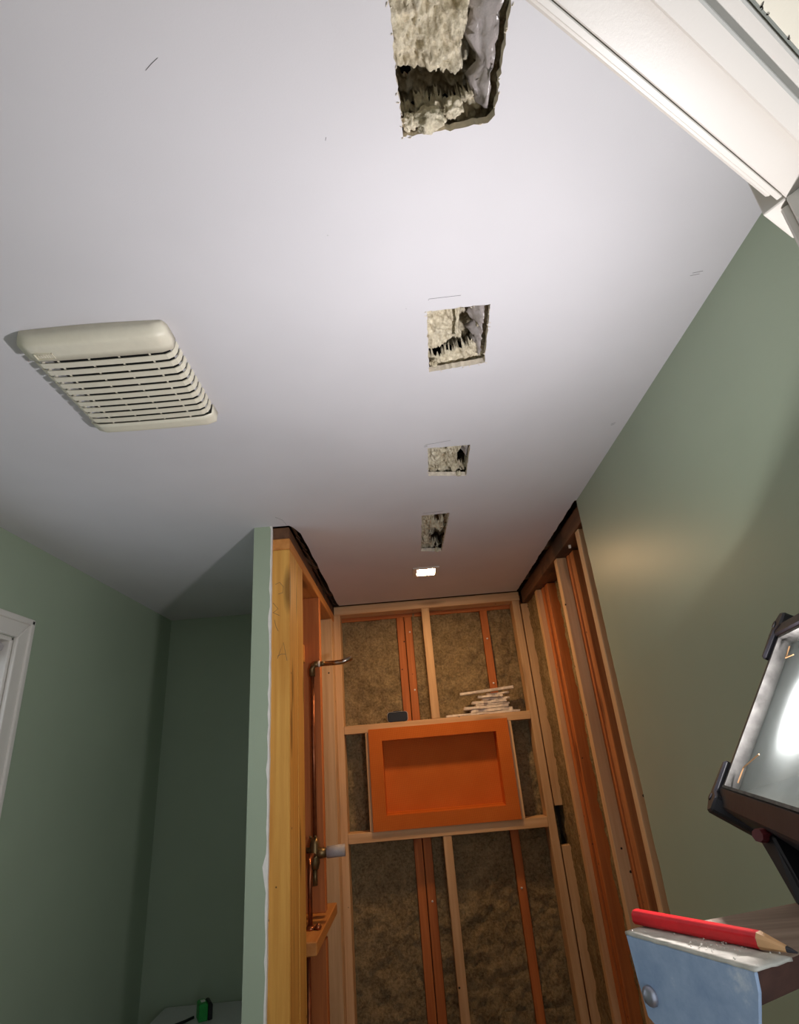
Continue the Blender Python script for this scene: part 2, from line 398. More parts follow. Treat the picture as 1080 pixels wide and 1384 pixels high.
# lump of wool sagging through the biggest hole, and shreds on the third
def clump(c, r, seed, mat=M['foam'], name='wool_clump', sq=(1,1,1)):
    bm = bmesh.new(); bmesh.ops.create_icosphere(bm, subdivisions=4, radius=1)
    vs = []
    for v in bm.verts:
        k = 1+.45*noise.noise(v.co*2.2+Vector((seed, 0, 0)))+.25*noise.noise(v.co*6+Vector((0, seed, 0)))
        vs.append((c[0]+v.co.x*r*k*sq[0], c[1]+v.co.y*r*k*sq[1], c[2]+v.co.z*r*k*sq[2]))
    fs = [tuple(q.index for q in f.verts) for f in bm.faces]; bm.free()
    return MB().add(vs, fs).build(name, mat, ceil, smooth=True)
clump((.088, .468, CZ+.010), .017, 3, sq=(1.2, .8, .9)); clump((.063, .470, CZ+.012), .010, 5)
clump((.122, .462, CZ+.022), .012, 9); clump((.112, .972, CZ+.012), .008, 11); clump((.205, 1.49, CZ+.006), .008, 14); clump((.165, 2.16, CZ+.005), .010, 15)
# the narrow dark gaps beside the plates are backed by the lid above
def mark(pts, r=.0003):
    MB().tube([(x, y, CZ-.0002) for x, y in pts], r, 5).build('pencil_mark', M['pencil'], ceil)
for pts in ([(.0945, .777), (.0955, .7735), (.125, .772), (.1536, .7705)], [(.099, 1.294), (.135, 1.281), (.171, 1.2668)][:1]+[(.135, 1.288), (.166, 1.281)],
            [(.096, 1.300), (.105, 1.299)], [(.096, 1.305), (.105, 1.304)], [(.57, .767), (.586, .764)], [(.572, .761), (.589, .7577)],
            [(.5892, 1.2646), (.599, 1.2589)], [(.590, 1.271), (.598, 1.267)], [(-.2447, .3828), (-.236, .377), (-.2261, .3713)], [(-.0493, .4783), (-.048, .474)],
            [(.0535, .7922), (.0545, .7934)], [(-.0675, .6232), (-.0663, .6240)], [(.1, 1.757), (.17, 1.752)], [(-.37, 1.76), (-.374, 1.715), (-.392, 1.688)]): mark(pts)

# ------------------------------------------------------------------ left wall with window_1
wy0, wy1, wz0, wz1 = .95, 1.742, 1.02, 2.035
fnL = lambda u, v, d: (XL-d, u, v)
wl = slab([(yL-.2, 0), (YB+.013, 0), (YB+.013, 2.62), (yL-.2, 2.62)], [[(wy0, wz0), (wy1, wz0), (wy1, wz1), (wy0, wz1)]], fnL, 0, .10).build('wall_left', [M['green'], M['gyp']])
struct(wl, 'sage green painted wall with the white window', 'wall')
win = empty('window_1', (XL, (wy0+wy1)/2, wz0)); struct(win, 'white wooden window at the left edge of the green wall', 'window')
def casing_board(a, b, nm): return MB().box(a, b).build(nm, M['white'], win, .004, seg=2)
cw = .064
MB().prism([(wy1, wz0-.06), (wy1+cw, wz0-.06), (wy1+cw, wz1+cw), (wy1, wz1)], lambda u, v, d: (XL+d, u, v), 0, .016).build('casing', M['white'], win, .004, seg=2)
MB().prism([(wy0-cw, wz0-.06), (wy0, wz0-.06), (wy0, wz1), (wy0-cw, wz1+cw)], lambda u, v, d: (XL+d, u, v), 0, .016).build('casing', M['white'], win, .004, seg=2)
MB().prism([(wy0-cw, wz1+cw), (wy0, wz1), (wy1, wz1), (wy1+cw, wz1+cw)], lambda u, v, d: (XL+d, u, v), 0, .016).build('casing', M['white'], win, .004, seg=2)
for a, b in (((XL, wy1+.046, wz0-.06), (XL+.022, wy1+cw+.002, wz1+cw)), ((XL, wy0-cw-.002, wz0-.06), (XL+.022, wy0-.046, wz1+cw))): casing_board(a, b, 'back_band')
casing_board((XL, wy0-cw, wz1+.046), (XL+.022, wy1+cw, wz1+cw+.002), 'back_band')
casing_board((XL-.02, wy0-.09, wz0-.024), (XL+.05, wy1+.09, wz0), 'stool')
casing_board((XL, wy0-cw, wz0-.09), (XL+.014, wy1+cw, wz0-.024), 'apron')
for a, b in (((XL-.10, wy0, wz0), (XL+.004, wy0+.014, wz1)), ((XL-.10, wy1-.014, wz0), (XL+.004, wy1, wz1)), ((XL-.10, wy0, wz1-.014), (XL+.004, wy1, wz1)), ((XL-.10, wy0, wz0), (XL-.02, wy1, wz0+.02))): casing_board(a, b, 'jamb')
for a, b in (((XL-.075, wy0+.014, wz0+.02), (XL-.04, wy0+.064, wz1-.014)), ((XL-.075, wy1-.064, wz0+.02), (XL-.04, wy1-.014, wz1-.014)),
             ((XL-.075, wy0+.064, wz1-.064), (XL-.04, wy1-.064, wz1-.014)), ((XL-.075, wy0+.064, wz0+.02), (XL-.04, wy1-.064, wz0+.085))): casing_board(a, b, 'sash')
MB().box((XL-.06, wy0+.064, wz0+.085), (XL-.056, wy1-.064, wz1-.064)).build('pane', M['glasspane'], win)
bk = empty('blind_bracket', (XL-.005, wy1-.055, wz1-.06)); tag(bk, 'small grey plastic blind bracket in the window corner', 'bracket')
MB().prism([(0, .0), (.024, .014), (.040, .006), (.033, -.010), (.026, -.014), (.022, -.034), (-.01, -.034), (-.01, -.004)], lambda u, v, d: (XL-.038+d, wy1-.058+u, wz1-.034+v), 0, .03).build('bracket_body', M['greyplastic'], bk, .002)
MB().prism([(-.008, -.012), (.012, -.004), (.010, .002), (-.008, -.004)], lambda u, v, d: (XL-.038+d, wy1-.058+u, wz1-.034+v), .03, .034).build('catch', M['black'], bk)

# ------------------------------------------------------------------ back wall: alcove drywall, framing of the shower
wb = MB().box((XL-.1, YB+.22, 0), (XR+.30, YB+.25, 2.62)).build('wall_back', M['sheath'])
struct(wb, 'back wall, painted in the alcove and open framing in the shower', 'wall')
board('drywall', (XL-.02, YB, 0), (PX0+.004, YB+.013, 2.62), M['green'], wb, 0)
P = lambda a, b, mat='pine_z', nm='stud': board(nm, a, b, M[mat], wb)
D = .089
P((PX1+.0005, YB-.001, CZ-.048), (.632, YB+D, CZ-.002), 'pine_x', 'top_plate')
P((-.369, YB, .038), (-.331, YB+D, CZ-.048))
P((.590, YB, .038), (.628, YB+D, CZ-.048))
P((-.369, YB, 0), (.628, YB+D, .038), 'pine_x', 'bottom_plate')
P((.104, YB, 1.748), (.145, YB+.064, CZ-.048))
P((.103, YB, .038), (.142, YB+.064, 1.246))
P((-.331, YB-.002, 1.709), (.590, YB+D, 1.7475), 'pine_x', 'blocking')
P((-.331, YB-.002, 1.242), (.590, YB+D, 1.284), 'pine_x', 'blocking')
P((-.229, YB-.001, 1.284), (-.196, YB+D, 1.709)); P((.462, YB-.001, 1.284), (.490, YB+D, 1.709))
# old framing behind
yo = YB+.092
P((-.36, yo+.002, 2.283), (.66, yo+.10, 2.35), 'old_x', 'old_top_plate')
P((-.034, yo, .02), (.005, yo+.09, 2.283), 'old_z', 'old_stud'); P((.009, yo-.003, .02), (.048, yo+.09, 2.283), 'old_z', 'old_stud')
P((.424, yo, .02), (.463, yo+.09, 2.283), 'old_z', 'old_stud')
for i, (x, z) in enumerate(((.034, 2.20), (.034, 1.90), (.444, 2.13), (.444, 1.90), (.03, .98), (.44, 1.0))):
    MB().lathe([(.0045, 0), (.0045, .002), (.001, .0035)], 10).build('plaster_dab', M['paper'], wb).matrix_basis = Matrix.Translation((x, yo-.003, z)) @ Matrix.Rotation(math.pi/2, 4, 'X')
def batt(x0, x1, z0, z1, seed, dy=.016, amp=.016, par=wb):
    fn = lambda u, v, d: (u, yo+dy+d, v)
    n = max(10, int((x1-x0)/.010)); k = max(10, int((z1-z0)/.012))
    return lumpy(x0, x1, z0, z1, fn, amp, 17, n, k, 0, seed, fine=.9).build('insulation_batt', M['wool'], par, smooth=True)
for i, (a, b) in enumerate(((-.37, -.036), (.050, .422), (.465, .66))):
    batt(a, b, 1.18, 2.30, i+1); batt(a, b, .55, 1.19, i+5, .016, .013); batt(a, b, .02, .56, i+9, .012, .014)

# ------------------------------------------------------------------ partition between alcove and shower
wp = MB().box((PX0, PY-.0005, 0), (PX0+.0127, YB, 2.36)).build('wall_partition', M['green'])
struct(wp, 'stub partition with sage green end strip and stripped amber framing', 'wall')
edge = ragged([(PX0, 0), (-.4235, 0), (-.4225, CZ+.004), (PX0, CZ+.004)], 0, 2)
zs = [i*.03 for i in range(79)]+[CZ+.003]
rr = random.Random(4)
ed = [(-.4232+rr.uniform(-.0012, .0012), z) for z in zs]
MB().prism([(PX0, 0)]+ed+[(PX0, CZ+.003)], lambda u, v, d: (u, PY-d, v), 0, .0127).build('end_drywall', M['green'], wp)
tp = []
for z in zs: tp.append((-.4235-max(0, rr.gauss(.0006, .0022))-(.006 if 1.30 < z < 1.36 else 0), z))
MB().prism([(-.4195+rr.uniform(-.0008, .0008), z) for z in zs]+tp[::-1], lambda u, v, d: (u, PY-d, v), -.0005, .0138).build('torn_paper', M['paper'], wp)
Q = lambda a, b, mat, nm='stud', bv=.003: board(nm, a, b, M[mat], wp, bv)
SX = PX0+.0137
Q((SX, PY+.001, 0), (PX1, PY+.128, 2.268), 'amber', 'post')
Q((SX, PY+.130, 0), (PX1+.001, PY+.235, 2.266), 'amber', 'post')
Q((SX, PY+.0005, 2.2685), (PX1, YB-.0005, 2.3075), 'amber_y', 'top_plate')
Q((SX, PY+.0005, 2.308), (PX1-.002, YB-.0005, 2.349), 'brown_y', 'top_plate')
Q((SX, 2.413, 1.099), (PX1, 2.452, 2.268), 'old_z'); Q((SX, 2.413, 0), (PX1, 2.452, 1.021), 'old_z')
Q((SX, 2.842, 0), (PX1-.001, 2.88, 2.268), 'pine_z'); Q((SX, 2.885, 0), (PX1-.001, YB-.001, 2.268), 'pine_z')
# blocking behind the shower arm and the flat ledge block
MB().prism([(2.01, 1.985), (2.412, 1.985), (2.412, 2.06), (2.01, 2.06)], lambda u, v, d: (SX+d, u, v), .0, .040).build('blocking', M['amber_y'], wp, .002)
Q((-.462, 2.135, 1.045), (-.352, 2.64, 1.083), 'amber_y', 'ledge_block')
Q((PX0+.0129, 2.02, 0), (PX0+.0135, 2.84, 2.26), 'brown_y', 'drywall_back', 0)
for pts in ([(-.410, 2.1465), (-.3954, 2.1528), (-.3831, 2.1365), (-.3854, 2.1166), (-.400, 2.1129)], [(-.4167, 2.0846), (-.3997, 2.0634), (-.4164, 2.0527)], [(-.4164, 2.0527), (-.3947, 2.0411)],
            [(-.4009, 1.9055), (-.3825, 1.9546), (-.3707, 1.8961)], [(-.402, 1.912), (-.3893, 1.9182), (-.3754, 1.917)], [(-.4114, 2.0281), (-.4064, 2.0061), (-.3992, 1.9912)]):
    MB().tube([(x, PY+.0009, z) for x, z in pts], .0006, 5).build('pencil_mark', M['pencil'], wp)
# torn ceiling scraps clinging to the plate
mb = MB()
for i in range(24):
    y = 1.80+i*.045; h = rr.uniform(.008, .020)
    mb.add([(PX1+.001, y, CZ+.006), (PX1+.001, y+.05, CZ+.006), (PX1+.014+rr.uniform(-.004, .004), y+.045, CZ-h*.2), (PX1+.012, y+.004, CZ-h*.3)], [(0, 1, 2, 3)])
mb.build('torn_drywall_edge', M['brown_y'], wp).modifiers.new('s', 'SOLIDIFY').thickness = .002

# ------------------------------------------------------------------ right wall: green drywall, then open studs
wr = slab([(yR-.05, 0), (1.7565, 0)]+[(1.7565+rr.uniform(-.002, .002), .02+i*.03) for i in range(78)]+[(1.757, CZ+.01), (yR-.05, CZ+.01)], [], lambda u, v, d: (XR+d, u, v), 0, .0127).build('wall_right', [M['green'], M['gyp']])
struct(wr, 'sage green painted wall ending in exposed studs at the shower', 'wall')
R_ = lambda a, b, mat='pine_z', nm='stud': board(nm, a, b, M[mat], wr)
board('sheathing', (XR+.16, yR-.2, 0), (XR+.19, YB+.25, 2.62), M['sheath'], wr, 0)
R_((.643, yR-.05, 2.284), (.735, 2.925, 2.349), 'brown_y', 'top_plate')
R_((.647, 1.857, 0), (.735, 1.894, 2.283))
R_((.647, 2.182, 0), (.735, 2.222, 2.283))
R_((.690, 2.092, 0), (.78, 2.140, 2.283), 'rough', 'old_stud'); R_((.686, 2.150, 0), (.78, 2.1815, 2.283), 'old_z', 'old_stud')
R_((.690, 2.5586, 0), (.78, 2.602, 2.283), 'old_z', 'old_stud'); R_((.686, 2.62, 0), (.78, 2.66, 2.283), 'old_z', 'old_stud')
R_((.662, 2.664, 0), (.75, 2.703, 2.283), 'pine_z')
R_((.6335, 2.928, 1.325), (.683, 2.966, 2.283)); R_((.6335, 2.928, 0), (.683, 2.966, 1.165))
R_((.640, 1.70, 0), (.735, 1.738, 2.283))
fnR = lambda u, v, d: (.735+d, u, v)
for i, (a, b) in enumerate(((1.895, 2.092), (2.223, 2.558), (2.704, 3.03))):
    fr = ((lambda u, v, d: (.728+d, u, v)), fnR, (lambda u, v, d: (.672+d, u, v)))[i]
    lumpy(a, b, .02, 2.29, fr, .008, 17, 24, 150, 0, 20+i, fine=.6).build('insulation_batt', M['wool'], wr, smooth=True)
MB().box((.660, 2.03, 2.272), (.668, 2.037, 2.300)).build('paper_scrap', M['paper'], wr)

# ------------------------------------------------------------------ door wall and door frame (camera stands in the doorway)
J1 = .506; J0 = J1-.76; HZ = 2.03     # jamb faces along the wall, head height
tl_, tr_ = t_at_x(XL, -.05)-.1, t_at_x(XR, -.05)+.02
wd = MB()
fnD = lambda u, v, d: dw(u, d, v)
wd = slab([(tl_, 0), (J0-.02, 0), (J0-.02, HZ+.02), (J1+.02, HZ+.02), (J1+.02, 0), (tr_, 0), (tr_, CZ), (tl_, CZ)], [], fnD, -.0985, -.036).build('wall_front', [M['green'], M['cream']])
struct(wd, 'angled wall around the doorway, seen only at its frame', 'wall')
dr = empty('door_1', (0, 0, 0)); struct(dr, 'white painted door frame in the top right corner', 'door frame')
def dpiece(nm, t0, t1, n0, n1, z0, z1, mat='doorwhite', bv=.0015, par=dr):
    return MB().hexa([dw(t0, n0, z0), dw(t1, n0, z0), dw(t1, n1, z0), dw(t0, n1, z0)], [dw(t0, n0, z1), dw(t1, n0, z1), dw(t1, n1, z1), dw(t0, n1, z1)]).build(nm, M[mat], par, bv)
dpiece('head_jamb', J0-.018, J1+.018, -.0985, -.036, HZ, HZ+.019)
dpiece('side_jamb', J1, J1+.018, -.0985, -.036, 0, HZ); dpiece('side_jamb', J0-.018, J0, -.0985, -.036, 0, HZ)
dpiece('head_stop', J0, J1, -.066, -.049, HZ-.008, HZ)
dpiece('side_stop', J1-.009, J1, -.066, -.046, 0, HZ-.008, 'cream'); dpiece('side_stop', J0, J0+.009, -.066, -.046, 0, HZ-.008)
dpiece('head_casing', J0-.06, J1-.012, -.1075, -.0987, HZ+.001, HZ+.058, bv=.002)
dpiece('casing_bead', J0-.06, J1-.004, -.1035, -.0987, HZ-.0008, HZ+.001, bv=.0006)
dpiece('side_casing', J1+.008, J1+.05, -.1075, -.0987, 0, HZ+.0, bv=.002); dpiece('side_casing', J0-.06, J0-.004, -.1075, -.0987, 0, HZ+.0, bv=.002)
dpiece('corner_block', J1+.002, J1+.058, -.1185, -.0986, HZ+.0005, HZ+.06, bv=.001)
dpiece('hall_soffit', J0-.3, J1+.3, -.033, .30, HZ+.006, HZ+.020, 'cream', 0)
dpiece('hall_wall', J1+.019, J1+.3, -.034, -.02, 0, HZ+.005, 'cream', 0); dpiece('hall_wall', J0-.3, J0-.019, -.034, -.02, 0, HZ+.005, 'cream', 0)
mb = MB()
for i in range(40):
    t = .20+.3*rr.random(); p = Vector(dw(t, -.0335, HZ+.006)); q = p+DN*rr.uniform(.001, .004)+DD*rr.uniform(-.002, .002)
    mb.tube([p, (p+q)/2+Vector((0, 0, -.001)), q], [.0005, .0004, .0002], 4)
mb.build('torn_paper_fringe', M['dark'], dr)

# ------------------------------------------------------------------ exhaust fan cover on the ceiling
fan = empty('exhaust_fan_cover', (-.516, .92, CZ)); tag(fan, 'ivory slotted bathroom exhaust fan cover on the white ceiling', 'fan cover')
fx0, fx1, fy0, fy1, fz = -.651, -.384, .772, 1.080, 2.318
MB().box((fx0+.02, fy0+.02, CZ-.0025), (fx1-.02, fy1-.012, CZ-.0005)).build('opening_shade', M['black'], fan)  # black sheet standing in for the shade behind the slats
def slat(y0, y1, nm, zt=0.0, rnd=0.0):
    prof = [(0, CZ-.0005), (.0015, 2.334), (.006, 2.325), (.016, 2.3195), (.05, 2.3168), (.09, 2.3155), (.1335, 2.315)]
    W = fx1-fx0; prof = prof+[(W-x, z) for x, z in prof[:-1][::-1]]
    inn = [(x+(.0016 if x < W/2 else -.0016 if x > W/2 else 0), min(CZ-.0005, z+.0014)) for x, z in prof]
    pts = prof+inn[::-1]
    mb = MB(); n = len(prof)
    sag = lambda x: -.0035*math.sin(math.pi*max(0, min(1, x/W)))
    for a in range(n-1):
        quad = [prof[a], prof[a+1], inn[a+1], inn[a]]
        mb.hexa([(fx0+x, y0+sag(x), z+zt) for x, z in quad], [(fx0+x, y1+sag(x), z+zt) for x, z in quad])
    o = mb.build(nm, M['ivory'], fan)
    bm = bmesh.new(); bm.from_mesh(o.data); bmesh.ops.remove_doubles(bm, verts=bm.verts, dist=1e-5)
    inner = [f for f in bm.faces if False]
    bm.to_mesh(o.data); bm.free()
    return o
pitch = .0208; ys = .8225
for k in range(10): slat(ys+k*pitch+.0072, ys+(k+1)*pitch, 'slat')
# solid near end with a sloping side, solid far end
def cap(yflat, yedge, yin, nm):
    mb = MB(); nx = 14
    def ring(y, inset, z): return [(fx0+inset+(fx1-fx0-2*inset)*i/nx, y, z) for i in range(nx+1)]
    W = fx1-fx0
    def zc(u, e): return 2.315+.0045*(2*u-1)**2+e+.006*max(0, abs(2*u-1)-.9)*10
    rows = []
    for (y, ins, e, wall) in ((yedge, .010, 0, 1), (yedge+(yflat-yedge)*.12, .006, .014, 2), (yedge+(yflat-yedge)*.45, .003, .0055, 2), (yedge+(yflat-yedge)*.8, .001, .0024, 2), (yflat, .0005, .0014, 2), (yflat+(yin-yflat)*.15, .0003, .0011, 2), (yflat+(yin-yflat)*.6, .0001, .0006, 2), (yin, 0, .0002, 2)):
        rr_ = []
        for i in range(nx+1):
            u = i/nx; x = fx0+ins+(W-2*ins)*u
            z = CZ-.0005 if wall == 1 else min(CZ-.0005, zc(u, e))
            rr_.append((x, y-.0035*math.sin(math.pi*u), z))
        rr_ = [(rr_[0][0]-.0015, rr_[0][1], CZ-.0005)]+rr_+[(rr_[-1][0]+.0015, rr_[-1][1], CZ-.0005)]
        rows.append(rr_)
    vs = [p for r in rows for p in r]; k = nx+3; fs = []
    for j in range(len(rows)-1):
        for i in range(k-1): a = j*k+i; fs.append((a, a+1, a+k+1, a+k))
    o = MB().add(vs, fs).build(nm, M['ivory'], fan, smooth=True)
    so = o.modifiers.new('s', 'SOLIDIFY'); so.thickness = .002; so.offset = -1
    return o
cap(.785, fy0, ys, 'near_panel'); cap(1.072, fy1, ys+10*pitch+.0072, 'far_panel')
for x in (-.600, -.543, -.487, -.430):
    MB().box((x-.0012, ys-.002, 2.3195), (x+.0012, ys+10*pitch+.006, 2.322)).build('rib', M['ivory'], fan)
# embossed name plate: a raised border with worn, unreadable relief
npx = MB(); x0, y0, x1, y1 = -.629, .799, -.596, .8145
for a, b in (((x0, y0), (x1, y0+.0008)), ((x0, y1-.0008), (x1, y1)), ((x0, y0), (x0+.0008, y1)), ((x1-.0008, y0), (x1, y1))): npx.box((a[0], a[1], 2.3158), (b[0], b[1], 2.322))
npl = npx.build('name_plate', M['ivory'], fan)
rl = MB()
for i in range(6): rl.box((x0+.005+i*.0045, y0+.0035, 2.3164), (x0+.0075+i*.0045, y1-.0035, 2.322))
rl.build('relief', M['ivory'], fan)

# ------------------------------------------------------------------ recessed shower light
rl_ = empty('recessed_light', (.123, 2.43, CZ)); tag(rl_, 'square recessed ceiling light glowing warm above the shower', 'ceiling light')
fnC = lambda u, v, d: (u, v, d)
slab([(.064, 2.366), (.182, 2.366), (.182, 2.494), (.064, 2.494)], [[(.082, 2.384), (.164, 2.384), (.164, 2.476), (.082, 2.476)]], fnC, CZ-.005, CZ-.0003, 0, 0).build('trim_ring', M['white'], rl_, .001)
MB().box((.0835, 2.3855, CZ-.003), (.1625, 2.4745, CZ+.004)).build('lens', M['warmlens'], rl_)
MB().box((.0835, 2.3855, CZ+.0042), (.1625, 2.4745, CZ+.05)).build('housing', M['white'], rl_)

# ------------------------------------------------------------------ shower niche
ni = empty('shower_niche', (.132, YB-.012, 1.28)); tag(ni, 'orange foam-board shower niche set between the wooden blocks', 'niche')
ox0, ox1, oz0, oz1 = -.212, .470, 1.284, 1.7225; ix0, ix1, iz0, iz1 = -.148, .408, 1.345, 1.667
slab([(ox0, oz0), (ox1, oz0), (ox1, oz1), (ox0, oz1)], [[(ix0, iz0), (ix1, iz0), (ix1, iz1), (ix0, iz1)]], lambda u, v, d: (u, d, v), YB-.015, YB-.003, 0, 0).build('flange', M['orange'], ni, .0012)
dpt = .088
MB().box((ix0-.004, YB+dpt-.01, iz0-.01), (ix1+.004, YB+dpt, iz1+.01)).build('back_panel', M['orange'], ni)
MB().box((ix0-.010, YB-.003, iz0-.01), (ix0, YB+dpt-.01, iz1+.01)).build('side_panel', M['orange'], ni)
MB().box((ix1, YB-.003, iz0-.01), (ix1+.010, YB+dpt-.01, iz1+.01)).build('side_panel', M['orange'], ni)
MB().box((ix0, YB-.003, iz1), (ix1, YB+dpt-.01, iz1+.012)).build('top_panel', M['orange'], ni)
MB().hexa([(ix0, YB-.003, iz0-.012), (ix1, YB-.003, iz0-.012), (ix1, YB+dpt-.01, iz0-.012), (ix0, YB+dpt-.01, iz0-.012)],
          [(ix0, YB-.003, iz0), (ix1, YB-.003, iz0), (ix1, YB+dpt-.01, iz0+.007), (ix0, YB+dpt-.01, iz0+.007)]).build('sloped_sill', M['orange'], ni)

# ------------------------------------------------------------------ scraps stacked on the upper block
def scrap(pts, y0, y1, th, z, tilt, label, seed, mat='scrap'):
    (xa, xb) = pts; rr = random.Random(seed); n = 9
    top = []; bot = []
    for i in range(n+1):
        x = xa+(xb-xa)*i/n; yy = y0+rr.uniform(-.008, .008)
        top.append((x, yy)); bot.append((x, y1+rr.uniform(-.01, .01)))
    out = top+bot[::-1]; xm = (xa+xb)/2
    mb = MB().hexa([(x, y, z+tilt*(x-xm)+rr.uniform(0, .0015)) for x, y in out], [(x+rr.uniform(-.002, .002), y+rr.uniform(-.004, .004), z+th+tilt*(x-xm)+rr.uniform(-.0015, 0)) for x, y in out])
    o = mb.build('drywall_scrap', M[mat], base=True, bevel=.001)
    return tag(o, label, 'scrap', 'drywall scraps stacked on the upper block')
zb = 1.7478
scrap((.175, .545), 2.935, 3.005, .0112, zb, 0, 'longest thin drywall scrap lying flat at the bottom of the stack', 1)
scrap((.300, .510), 2.936, 3.005, .0152, zb+.0115, 0, 'thick greyish drywall scrap second from the bottom of the stack', 2)
scrap((.268, .490), 2.934, 3.005, .0142, zb+.027, 0, 'wide ragged drywall scrap with torn left end, third from bottom', 3)
scrap((.330, .500), 2.940, 3.000, .0092, zb+.0415, 0, 'grey paper-faced drywall scrap in the middle of the stack', 4)
scrap((.312, .485), 2.936, 3.000, .0142, zb+.051, 0, 'pale drywall scrap above the middle of the stack', 5)
scrap((.365, .505), 2.945, 3.000, .0112, zb+.0655, 0, 'short drywall scrap third from the top, pushed right', 6)
scrap((.345, .470), 2.936, 2.995, .0122, zb+.077, 0, 'small light drywall scrap second from the top', 7)
scrap((.390, .505), 2.955, 3.000, .0105, zb+.0895, .03, 'thin broken drywall sliver just under the topmost strip', 8)
scrap((.258, .530), 2.938, 2.975, .0135, zb+.1045, .055, 'long tilted white strip lying on top of the stack', 9)
# ------------------------------------------------------------------ black box on the block
bb = empty('black_box', (-.063, 2.968, zb)); tag(bb, 'small black rounded plastic box with pale rim on the upper block', 'box')
def rrect(x0, x1, z0, z1, r, n=5):
    out = []
    for cx, cz, a in ((x1-r, z0+r, -90), (x1-r, z1-r, 0), (x0+r, z1-r, 90), (x0+r, z0+r, 180)):
        for k in range(n+1): t = math.radians(a+90*k/n); out.append((cx+r*math.cos(t), cz+r*math.sin(t)))
    return out
MB().prism(rrect(-.113, -.015, zb+.0004, zb+.047, .013), lambda u, v, d: (u, d, v), 2.938, 3.00).build('shell', M['black'], bb, .002)
slab(rrect(-.1155, -.0125, zb+.0002, zb+.0485, .014), [rrect(-.112, -.016, zb+.002, zb+.046, .012)], lambda u, v, d: (u, d, v), 2.944, 2.947, 0, 0).build('rim', M['greyplastic'], bb)
MB().box((-.085, 2.95, zb+.045), (-.045, 2.985, zb+.053)).build('lug', M['black'], bb, .002)

# ------------------------------------------------------------------ plumbing on the partition
pl = empty('shower_plumbing', (-.41, 2.38, 1.084)); tag(pl, 'copper shower riser with valve and chromed arm on the partition framing', 'pipe')
ax, ay = -.3925, 2.385
MB().tube([(ax, ay, 1.30), (ax, ay, 1.93)], .0075, 12).build('riser', M['copper'], pl, smooth=True)
MB().tube([(ax, ay, 1.925), (ax, ay, 1.955), (ax+.004, ay, 1.968), (ax+.014, ay, 1.973), (ax+.03, ay, 1.973)], .0125, 12).build('drop_ear_elbow', M['brass'], pl, smooth=True)
arm = MB().tube([(ax+.03, ay, 1.973), (ax+.100, ay, 1.972), (ax+.126, ay, 1.974), (ax+.168, ay-.006, 1.986)], [.0102, .0102, .0100, .0096], 14).build('shower_arm', M['chrome'], pl, smooth=True)
MB().tube([(ax+.026, ay, 1.973), (ax+.033, ay, 1.973)], .0125, 12).build('tape_ring', M['paper'], arm, smooth=True)
MB().tube([(ax+.033, ay, 1.973), (ax+.052, ay, 1.973)], .0105, 12).build('nipple', M['brass'], arm, smooth=True)
vz = 1.292; vy = 2.37
MB().tube([(ax, vy, vz-.05), (ax, vy, vz-.03), (ax, vy, vz+.03), (ax, vy, vz+.05)], [.013, .018, .018, .012], 14).build('valve_body', M['brass'], pl, smooth=True)
MB().tube([(ax-.03, vy, vz+.012), (ax+.004, vy, vz+.012)], .010, 10).build('valve_port', M['brass'], pl, smooth=True)
MB().tube([(ax, vy, vz), (ax+.022, vy, vz), (ax+.046, vy, vz)], [.015, .018, .015], 14).build('valve_bonnet', M['brass'], pl, smooth=True)
MB().tube([(ax+.045, vy, vz+.001), (ax+.112, vy, vz+.003)], .0200, 18).build('stem_guard', M['greyplastic'], pl, smooth=True)
MB().tube([(ax, vy, vz-.05), (ax, vy, vz-.10)], .009, 10).build('tail_piece', M['brass'], pl, smooth=True)
for k in range(2):
    MB().lathe([(.004, -.004), (.006, 0), (.004, .004)], 8, (ax-.012+.018*k, vy-.014, vz+.055)).build('screw_stop', M['brass'], pl)
cx_ = [(ax, vy-.012, vz-.004), (ax-.004, vy-.04, vz+.000), (ax-.005, vy-.07, vz-.012), (ax-.005, vy-.085, vz-.035), (ax-.004, vy-.09, vz-.07), (ax-.004, vy-.09, 1.084)]
MB().tube(cx_, .0082, 12).build('supply_pipe', M['copper'], pl, smooth=True)
MB().lathe([(.020, 0), (.018, .006), (.011, .011)], 14, (ax-.004, vy-.09, 1.0835)).build('solder_collar', M['copper'], pl, smooth=True)
MB().lathe([(.010, 0), (.012, .008), (.006, .016), (.001, .018)], 12, (ax+.024, vy-.10, 1.0835)).build('pipe_cap', M['copper'], pl, smooth=True)
MB().tube([(ax-.012, 2.28, .0), (ax-.012, 2.28, 1.0445)], .0082, 10).build('supply_pipe', M['copper'], pl, smooth=True)

# ------------------------------------------------------------------ toilet in the alcove, tape measure on its tank
TZ = .716
to = empty('toilet', (-.86, 2.65, 0)); tag(to, 'white porcelain toilet tank in the dark green alcove', 'toilet')
MB().prism([(-1.105, 2.70), (-1.085, 2.68), (-.635, 2.68), (-.615, 2.70), (-.615, 2.925), (-1.105, 2.925)], fnC, .38, TZ-.034).build('tank', M['porcelain'], to, .012, seg=3)
MB().prism([(-1.122, 2.695), (-1.09, 2.665), (-.63, 2.665), (-.598, 2.695), (-.598, 2.915), (-.61, 2.9295), (-1.11, 2.9295), (-1.122, 2.915)], fnC, TZ-.033, TZ).build('tank_lid', M['porcelain'], to, .010, seg=3)
MB().lathe([(.12, .0), (.115, .05), (.095, .16), (.12, .27), (.175, .36), (.185, .40)], 28, (-.86, 2.46, 0), (1, 1.25)).build('bowl', M['porcelain'], to, smooth=True)
MB().lathe([(.186, .0), (.19, .012), (.18, .03), (.05, .034)], 28, (-.86, 2.46, .402), (1, 1.25)).build('seat_cover', M['porcelain'], to, smooth=True)
